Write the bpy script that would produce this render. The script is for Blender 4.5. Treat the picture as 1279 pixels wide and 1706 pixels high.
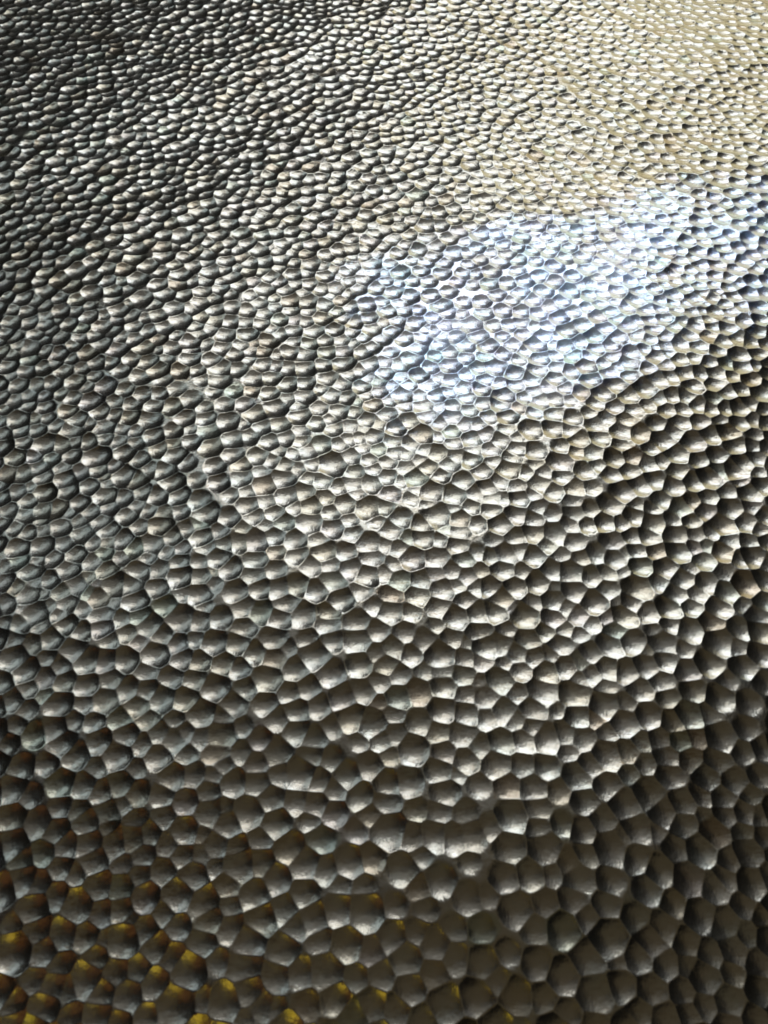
import bpy, math, random
import numpy as np
from mathutils import Vector, Quaternion, Matrix

# ------------------------------------------------------------------ reset
scene = bpy.context.scene
for o in list(bpy.data.objects):
    bpy.data.objects.remove(o, do_unlink=True)
COL = scene.collection
R_ = math.radians

# ------------------------------------------------------------------ camera (hand held over the sheet)
CAM_H = 0.325
PITCH = 58.0                      # degrees below the horizon
VFOV = 66.0
cam_d = bpy.data.cameras.new('camera')
cam_d.sensor_fit = 'VERTICAL'
cam_d.angle = R_(VFOV)
cam_d.clip_start = 0.005
cam_d.clip_end = 200
cam = bpy.data.objects.new('camera', cam_d)
COL.objects.link(cam)
cam.location = (0, 0, CAM_H)
cam.rotation_euler = (R_(90 - PITCH), 0, 0)
cam_d.dof.use_dof = True
cam_d.dof.focus_distance = 0.47
cam_d.dof.aperture_fstop = 10.5
scene.camera = cam

# ------------------------------------------------------------------ world: dim even room light
world = bpy.data.worlds.new('World')
scene.world = world
world.use_nodes = True
bg = world.node_tree.nodes['Background']
bg.inputs['Color'].default_value = (1.0, 0.93, 0.80, 1)
bg.inputs['Strength'].default_value = 0.003

# ------------------------------------------------------------------ lamps
TARGET = (0.0, 0.45, 0.0)


def area(name, centre, w, h, color, radiance, target=TARGET, roll=0.0):
    """Rectangular lamp of a given radiance, facing the sheet."""
    d = bpy.data.lights.new(name, 'AREA')
    d.shape = 'RECTANGLE'
    d.size = w
    d.size_y = h
    d.color = color
    d.energy = radiance * math.pi * math.pi * w * h / 4 * 1.27
    o = bpy.data.objects.new(name, d)
    v = Vector(centre) - Vector(target)
    q = v.to_track_quat('Z', 'Y')                 # lamp shines along -Z, towards the sheet
    o.rotation_euler = (q @ Quaternion((0, 0, 1), R_(roll))).to_euler()
    o.location = centre
    COL.objects.link(o)
    return o


# a window ahead on the right (warm sunlit facade low in it, pale blue sky above),
# weak daylight off the ceiling on the left, dim warm light overhead, added small lamps for yellow and brown reflections
area('window_facade_light', (1.36, 3.0, 1.00), 1.62, 1.65, (1.0, 0.885, 0.56), 0.84, (0.6, 0.0, 0.9))
area('added_highlight_lamp', (0.66, 2.9, 1.08), 0.24, 0.18, (0.95, 0.97, 1.0), 2.6, (0.2, 0.7, 0.2))  # small lamp added for the white highlight at the far edge
area('window_sky_light', (0.68, 3.0, 2.52), 2.1, 0.95, (0.96, 0.97, 0.97), 2.55, (0.3, 0.2, 0.5))
area('ceiling_light', (-0.1, 2.6, 3.45), 1.9, 0.75, (1.0, 0.97, 0.90), 1.8)
area('ceiling_light_left', (-1.9, 2.2, 3.15), 2.0, 0.75, (0.88, 0.99, 1.0), 0.74)
area('added_gradient_fill', (-0.1, 1.35, 3.3), 3.2, 1.1, (1.0, 0.92, 0.78), 0.10)  # unseen fill, added to soften the gradient in the near dimples
area('overhead_light', (0.35, -0.25, 2.6), 2.4, 1.8, (1.0, 0.78, 0.44), 0.052)
area('added_brown_light', (-0.55, -0.25, 0.75), 0.35, 0.35, (1.0, 0.40, 0.14), 0.085, (-0.12, 0.05, 0))  # added to give the lower left its reddish brown reflections
area('added_yellow_light', (-0.165, -0.185, 0.33), 0.13, 0.13, (1.0, 0.70, 0.06), 0.62, (-0.06, 0.05, 0))  # added, stands in for an unseen yellow thing mirrored in the dimples


def beam(name, centre, axis_deg, length, width, az, el, dist, color, irradiance, spread):
    """An added beam: a lamp with a narrow spread that throws a slanting patch of light on the sheet."""
    a, e = R_(az), R_(el)
    to = Vector((math.sin(a) * math.cos(e), math.cos(a) * math.cos(e), math.sin(e)))   # from the sheet to the lamp
    u = Vector((math.cos(R_(axis_deg)), math.sin(R_(axis_deg)), 0))
    e1 = u - to * u.dot(to)
    w = length * e1.length
    e1.normalize()
    e2 = to.cross(e1)
    g2 = e2 - to * (e2.z / to.z)
    h = width / (g2 - u * g2.dot(u)).length
    d = bpy.data.lights.new(name, 'AREA')
    d.shape = 'RECTANGLE'
    d.size, d.size_y = w, h
    d.spread = R_(spread)
    d.color = color
    d.energy = irradiance * w * h
    d.cycles.use_multiple_importance_sampling = False   # smoother patch, no fireflies
    o = bpy.data.objects.new(name, d)
    m = Matrix((e1, e2, to)).transposed()
    o.rotation_euler = m.to_euler()
    o.location = Vector(centre) + to * dist
    COL.objects.link(o)


# added lamps, aimed from several made-up directions, fill the blue patch
for az_, el_, k_, ox, oy, ax, ln, wd in ((14, 50, 0.24, 0.00, 0.004, 19, 0.345, 0.115), (-4, 44, 0.25, 0.018, 0.010, 22, 0.35, 0.105),
                                         (32, 44, 0.25, -0.012, -0.008, 17, 0.34, 0.110), (4, 62, 0.25, 0.000, -0.014, 19, 0.36, 0.110),
                                         (26, 62, 0.25, 0.014, 0.014, 21, 0.35, 0.110), (14, 36, 0.22, 0.03, 0.000, 20, 0.35, 0.115),
                                         (14, 74, 0.18, -0.01, 0.002, 18, 0.34, 0.125), (-14, 56, 0.22, -0.014, -0.004, 20, 0.34, 0.115)):
    beam('added_blue_beam', (0.165 + ox, 0.378 + oy, 0), ax, ln, wd, az_, el_, 2.0, (0.25, 0.47, 1.0), 0.62 * k_, 1.9)

# ------------------------------------------------------------------ exposure
scene.view_settings.view_transform = 'Standard'
scene.view_settings.look = 'None'
scene.view_settings.exposure = 0.0
scene.view_settings.gamma = 1.0
scene.view_settings.use_curve_mapping = False

# ------------------------------------------------------------------ material


def node(nt, kind, **kw):
    n = nt.nodes.new(kind)
    for k, v in kw.items():
        setattr(n, k, v)
    return n


def hammered_material():
    m = bpy.data.materials.new('hammered_metal')
    m.use_nodes = True
    nt = m.node_tree
    L = nt.links.new
    b = nt.nodes['Principled BSDF']
    b.inputs['Metallic'].default_value = 1.0
    geo = node(nt, 'ShaderNodeNewGeometry')

    def noise(scale, detail=3, rough=0.55, vec=None, dist=0.0):
        n = node(nt, 'ShaderNodeTexNoise')
        n.inputs['Scale'].default_value = scale
        n.inputs['Detail'].default_value = detail
        n.inputs['Roughness'].default_value = rough
        n.inputs['Distortion'].default_value = dist
        L(vec if vec is not None else geo.outputs['Position'], n.inputs['Vector'])
        return n

    def ramp(src, stops):
        r = node(nt, 'ShaderNodeValToRGB')
        els = r.color_ramp.elements
        while len(els) < len(stops):
            els.new(0.5)
        for e, (p, c) in zip(els, stops):
            e.position = p
            e.color = c if len(c) == 4 else (*c, 1)
        L(src, r.inputs['Fac'])
        return r

    def mix(kind, fac, a, bb):
        n = node(nt, 'ShaderNodeMix', data_type='RGBA', blend_type=kind)
        if isinstance(fac, float):
            n.inputs[0].default_value = fac
        else:
            L(fac, n.inputs[0])
        for i, s in ((6, a), (7, bb)):
            if isinstance(s, tuple):
                n.inputs[i].default_value = (*s, 1)
            else:
                L(s, n.inputs[i])
        return n.outputs[2]

    # base: tin-grey, drifting slightly between warm and greenish grey from strike to strike
    n1 = noise(70, 2)
    base = ramp(n1.outputs['Fac'], [(0.30, (0.60, 0.585, 0.53)), (0.5, (0.66, 0.655, 0.62)), (0.70, (0.62, 0.655, 0.64))])
    # faint brown tarnish in streaks
    mp = node(nt, 'ShaderNodeMapping')
    mp.inputs['Scale'].default_value = (1.0, 2.6, 1.0)
    mp.inputs['Rotation'].default_value = (0, 0, 0.45)
    L(geo.outputs['Position'], mp.inputs['Vector'])
    n2 = noise(330, 4, 0.62, mp.outputs['Vector'], 0.6)
    tarn = ramp(n2.outputs['Fac'], [(0.47, (0, 0, 0)), (0.72, (1, 1, 1))])
    n3 = noise(9, 3)
    where = ramp(n3.outputs['Fac'], [(0.40, (0.08, 0.08, 0.08)), (0.62, (0.8, 0.8, 0.8))])
    tf = node(nt, 'ShaderNodeMath', operation='MULTIPLY')
    L(tarn.outputs['Color'], tf.inputs[0]); L(where.outputs['Color'], tf.inputs[1])
    col = mix('MIX', tf.outputs[0], base.outputs['Color'], (0.30, 0.235, 0.16))
    # sparse rust specks
    n4 = noise(26, 5, 0.6)
    rust = ramp(n4.outputs['Fac'], [(0.70, (0, 0, 0)), (0.76, (0.8, 0.8, 0.8))])
    col = mix('MIX', rust.outputs['Color'], col, (0.19, 0.11, 0.06))
    at = node(nt, 'ShaderNodeAttribute', attribute_name='patina')
    pat = ramp(at.outputs['Fac'], [(0.0, (0.88, 0.96, 0.90)), (0.08, (0.98, 0.95, 0.98)), (0.16, (0.98, 0.99, 0.97)), (0.5, (1, 1, 1)),
                                   (0.82, (0.95, 0.95, 0.945)), (0.93, (0.98, 0.96, 0.88)), (1.0, (0.88, 0.80, 0.72))])
    col = mix('MULTIPLY', 1.0, col, pat.outputs['Color'])
    L(col, b.inputs['Base Color'])

    # gloss varies with the finger marks and the tarnish
    n5 = noise(120, 4, 0.6)
    rr = node(nt, 'ShaderNodeMapRange')
    rr.inputs['From Min'].default_value = 0.3
    rr.inputs['From Max'].default_value = 0.7
    rr.inputs['To Min'].default_value = 0.17
    rr.inputs['To Max'].default_value = 0.27
    L(n5.outputs['Fac'], rr.inputs['Value'])
    L(rr.outputs['Result'], b.inputs['Roughness'])

    # fine hammer-face scratches and grain
    mp2 = node(nt, 'ShaderNodeMapping')
    mp2.inputs['Scale'].default_value = (1.0, 0.28, 1.0)
    mp2.inputs['Rotation'].default_value = (0, 0, -0.35)
    L(geo.outputs['Position'], mp2.inputs['Vector'])
    n6 = noise(1500, 3, 0.6, mp2.outputs['Vector'])
    n7 = noise(420, 3, 0.5)
    b1 = node(nt, 'ShaderNodeBump')
    b1.inputs['Strength'].default_value = 0.42
    b1.inputs['Distance'].default_value = 0.00012
    L(n6.outputs['Fac'], b1.inputs['Height'])
    b2 = node(nt, 'ShaderNodeBump')
    b2.inputs['Strength'].default_value = 0.5
    b2.inputs['Distance'].default_value = 0.0002
    L(n7.outputs['Fac'], b2.inputs['Height'])
    L(b1.outputs['Normal'], b2.inputs['Normal'])
    L(b2.outputs['Normal'], b.inputs['Normal'])
    # dull oxide film: a second, much broader lobe
    dull = node(nt, 'ShaderNodeBsdfPrincipled')
    dull.inputs['Metallic'].default_value = 1.0
    dull.inputs['Roughness'].default_value = 0.44
    L(col, dull.inputs['Base Color'])
    L(b2.outputs['Normal'], dull.inputs['Normal'])
    ms = node(nt, 'ShaderNodeMixShader')
    ms.inputs['Fac'].default_value = 0.11
    L(b.outputs[0], ms.inputs[1])
    L(dull.outputs[0], ms.inputs[2])
    L(ms.outputs[0], nt.nodes['Material Output'].inputs['Surface'])
    return m


MAT = hammered_material()

# ------------------------------------------------------------------ hammer strikes
rng = random.Random(7)
X0, X1, Y0, Y1 = -0.46, 0.46, -0.12, 0.90           # sheet outline (m)
S = 0.0083                                          # mean strike spacing


def scatter():
    """Variable-radius dart throwing: uneven but evenly covering strikes."""
    cell = 0.017
    grid = {}
    pts = []

    def ok(x, y, r):
        gx, gy = int(math.floor(x / cell)), int(math.floor(y / cell))
        for i in range(gx - 1, gx + 2):
            for j in range(gy - 1, gy + 2):
                for k in grid.get((i, j), ()):
                    px, py, pr = pts[k]
                    m = 0.5 * (r + pr)
                    if (px - x) ** 2 + (py - y) ** 2 < m * m:
                        return False
        return True
    area_ = (X1 - X0) * (Y1 - Y0)
    n_try = int(area_ / (S * S) * 45)
    for t in range(n_try):
        x = rng.uniform(X0 + 0.003, X1 - 0.003)
        y = rng.uniform(Y0 + 0.003, Y1 - 0.003)
        u = rng.random()
        r = S * (rng.uniform(0.80, 1.12) if u < 0.62 else rng.uniform(0.55, 0.80))
        if t < n_try * 0.25:
            r = S * rng.uniform(0.85, 1.25)
        # the spacing drifts over the sheet
        r *= 1 + 0.07 * math.sin(31 * x + 17 * y) + 0.06 * math.sin(-23 * x + 41 * y + 1)
        if ok(x, y, r):
            grid.setdefault((int(math.floor(x / cell)), int(math.floor(y / cell))), []).append(len(pts))
            pts.append((x, y, r))
    return np.array(pts)


P = scatter()
N = len(P)
C = P[:, :2]
nrg = np.random.default_rng(11)
RAD = 0.0160                                        # dimple curvature radius
DEP = (0.00134 + 0.00029 * nrg.standard_normal(N)).clip(0.0008, 0.0022)   # depth below the unstruck face
CUR = 1.0 / (2 * RAD) * (1 + 0.10 * nrg.standard_normal(N)).clip(0.75, 1.3)
# the blows fell more lightly towards the near edge
tt = ((C[:, 1] - 0.08) / 0.30).clip(0, 1)
FORCE = 0.84 + 0.16 * tt * tt * (3 - 2 * tt)
WEI = 2 * RAD * DEP                                 # squared reach of each strike
DEP = DEP * FORCE
CUR = CUR * FORCE
TEMP = 0.000055                                     # rounding of the ridges


def undulate(x, y):
    """Slow waviness of the beaten sheet: height and gradient."""
    z = 0; gx = 0; gy = 0
    for a, kx, ky, ph in ((0.0008, 21, 13, 0.3), (0.0007, -17, 26, 1.9), (0.0004, 43, 31, 4.0), (0.00035, 38, -47, 2.2)):
        t = kx * x + ky * y + ph
        z = z + a * np.sin(t)
        gx = gx + a * kx * np.cos(t)
        gy = gy + a * ky * np.cos(t)
    return z, gx, gy


# neighbour lists from a bucket grid
cs = 0.012
buckets = {}
for i in range(N):
    buckets.setdefault((int(math.floor(C[i, 0] / cs)), int(math.floor(C[i, 1] / cs))), []).append(i)


def neighbours(i, rad=0.030):
    gx, gy = int(math.floor(C[i, 0] / cs)), int(math.floor(C[i, 1] / cs))
    out = []
    for a in range(gx - 3, gx + 4):
        for b_ in range(gy - 3, gy + 4):
            out += buckets.get((a, b_), ())
    out = np.array(out)
    d2 = ((C[out] - C[i]) ** 2).sum(1)
    k = np.argsort(d2)
    out, d2 = out[k], d2[k]
    return out[d2 < rad * rad]


def clip(poly, nx, ny, c):
    """Keep the side nx*x + ny*y <= c of a convex polygon."""
    res = []
    n = len(poly)
    for i in range(n):
        ax, ay = poly[i]
        bx, by = poly[(i + 1) % n]
        da = nx * ax + ny * ay - c
        db = nx * bx + ny * by - c
        if da <= 0:
            res.append((ax, ay))
        if (da < 0 < db) or (db < 0 < da):
            t = da / (da - db)
            res.append((ax + t * (bx - ax), ay + t * (by - ay)))
    return res


# camera projection, for the level of detail and for choosing the largest strikes
cp, sp = math.cos(R_(PITCH)), math.sin(R_(PITCH))
FPX = 512 / math.tan(R_(VFOV / 2))


def project(x, y, z=0.0):
    dz = z - CAM_H
    depth = y * cp - dz * sp
    up = y * sp + dz * cp
    return 384 + FPX * x / depth, 512 - FPX * up / depth, depth


cells = []
for i in range(N):
    nb = neighbours(i)
    ci = C[i]
    poly = [(X0, Y0), (X1, Y0), (X1, Y1), (X0, Y1)]
    poly = clip(poly, 1, 0, min(X1, ci[0] + 0.02)); poly = clip(poly, -1, 0, -max(X0, ci[0] - 0.02))
    poly = clip(poly, 0, 1, min(Y1, ci[1] + 0.02)); poly = clip(poly, 0, -1, -max(Y0, ci[1] - 0.02))
    wi = WEI[i]
    for j in nb[1:]:
        cj = C[j]
        nx, ny = 2 * (cj[0] - ci[0]), 2 * (cj[1] - ci[1])
        c = (cj[0] ** 2 + cj[1] ** 2 - WEI[j]) - (ci[0] ** 2 + ci[1] ** 2 - wi)
        poly = clip(poly, nx, ny, c)
        if len(poly) < 3:
            break
    if len(poly) < 3:
        continue
    # drop doubled corners
    q = []
    for p in poly:
        if not q or (p[0] - q[-1][0]) ** 2 + (p[1] - q[-1][1]) ** 2 > 1e-12:
            q.append(p)
    if len(q) > 2 and (q[0][0] - q[-1][0]) ** 2 + (q[0][1] - q[-1][1]) ** 2 < 1e-12:
        q.pop()
    if len(q) >= 3:
        cells.append((i, nb, q))

RINGS_NEAR = (0.36, 0.64, 0.83, 0.93, 1.0)
RINGS_FAR = (0.50, 0.80, 0.93, 1.0)


def cell_mesh(i, nb, poly):
    a = np.array(poly)
    cen = a.mean(0)
    px, py, dep = project(cen[0], cen[1])
    near = dep < 0.52
    step = 0.0016 if near else 0.0026
    per = []
    n = len(a)
    for k in range(n):
        p, q = a[k], a[(k + 1) % n]
        d = q - p
        ln = math.hypot(d[0], d[1])
        m = max(1, int(round(ln / step)))
        for t in range(m):
            per.append(p + d * (t / m))
    per = np.array(per)
    M = len(per)
    rings = RINGS_NEAR if near else RINGS_FAR
    xy = [cen[None, :]] + [cen + (per - cen) * f for f in rings]
    xy = np.concatenate(xy)
    # smooth minimum of all strikes round about and the unstruck face
    D = xy[:, None, :] - C[nb][None, :, :]
    h = (D ** 2).sum(2) * CUR[nb] - DEP[nb]
    g = 2 * D * CUR[nb][None, :, None]
    h = np.concatenate([h, np.zeros((len(xy), 1))], 1)
    g = np.concatenate([g, np.zeros((len(xy), 1, 2))], 1)
    mn = h.min(1, keepdims=True)
    e = np.exp(-(h - mn) / TEMP)
    s = e.sum(1, keepdims=True)
    z = (mn - TEMP * np.log(s))[:, 0]
    w = e / s
    G = (g * w[:, :, None]).sum(1)
    uz, ux, uy = undulate(xy[:, 0], xy[:, 1])
    z = z + uz
    nrm = np.stack([-(G[:, 0] + ux), -(G[:, 1] + uy), np.ones(len(xy))], 1)
    nrm /= np.linalg.norm(nrm, axis=1, keepdims=True)
    v = np.column_stack([xy, z])
    faces = []
    for t in range(M):
        u = (t + 1) % M
        faces.append((0, 1 + t, 1 + u))
    for r in range(len(rings) - 1):
        o0, o1 = 1 + r * M, 1 + (r + 1) * M
        for t in range(M):
            u = (t + 1) % M
            faces.append((o0 + t, o1 + t, o1 + u, o0 + u))
    ar = 0.0
    pp = [project(x, y) for x, y in poly]
    for k in range(n):
        ar += pp[k][0] * pp[(k + 1) % n][1] - pp[(k + 1) % n][0] * pp[k][1]
    inside = all(-2 < p[0] < 770 and -2 < p[1] < 1026 for p in pp) and dep > 0
    return v, nrm, faces, abs(ar) / 2 if inside else 0.0, cen


def make_mesh(name, v, nrm, faces, patina):
    me = bpy.data.meshes.new(name)
    me.from_pydata(v.tolist() if hasattr(v, 'tolist') else v, [], faces)
    me.polygons.foreach_set('use_smooth', np.ones(len(me.polygons), dtype=bool))
    me.normals_split_custom_set_from_vertices(nrm.tolist())
    me.attributes.new('patina', 'FLOAT', 'POINT').data.foreach_set('value', np.asarray(patina, dtype=np.float32))
    me.materials.append(MAT)
    me.update()
    return me


built = [cell_mesh(*c) for c in cells]
order = sorted(range(len(built)), key=lambda k: -built[k][3])
singles = set(order[:300])
PATINA = nrg.random(len(built))

# ------------------------------------------------------------------ the sheet: back plate, singled-out strikes, the rest of the strikes
T0, T1 = -0.0085, -0.0050
pv, pf = [], []
bv = [(X0, Y0), (X1, Y0), (X1, Y1), (X0, Y1)]
for z in (T0, T1):
    pv += [(x, y, z) for x, y in bv]
pf = [(3, 2, 1, 0), (4, 5, 6, 7), (0, 1, 5, 4), (1, 2, 6, 5), (2, 3, 7, 6), (3, 0, 4, 7)]
pm = bpy.data.meshes.new('metal_sheet')
pm.from_pydata(pv, [], pf)
pm.materials.append(MAT)
sheet = bpy.data.objects.new('metal_sheet', pm)
COL.objects.link(sheet)
sheet['label'] = 'grey metal sheet hammered all over with small round dimples, filling the picture'
sheet['category'] = 'metal sheet'

for k in order[:300]:
    v, nrm, faces, ar, cen = built[k]
    org = np.array([cen[0], cen[1], 0.0])
    o = bpy.data.objects.new('dimple', make_mesh('dimple', v - org, nrm, faces, np.full(len(v), PATINA[k])))
    o.location = org
    o.parent = sheet
    COL.objects.link(o)

vs, ns, fs, ps, off = [], [], [], [], 0
for k in range(len(built)):
    if k in singles:
        continue
    v, nrm, faces, ar, cen = built[k]
    vs.append(v); ns.append(nrm); ps.append(np.full(len(v), PATINA[k]))
    fs += [tuple(q + off for q in f) for f in faces]
    off += len(v)
rest = bpy.data.objects.new('dimple_field', make_mesh('dimple_field', np.concatenate(vs), np.concatenate(ns), fs, np.concatenate(ps)))
rest['kind'] = 'stuff'
rest.parent = sheet
COL.objects.link(rest)
print('strikes', N, 'cells', len(cells), 'verts', off)
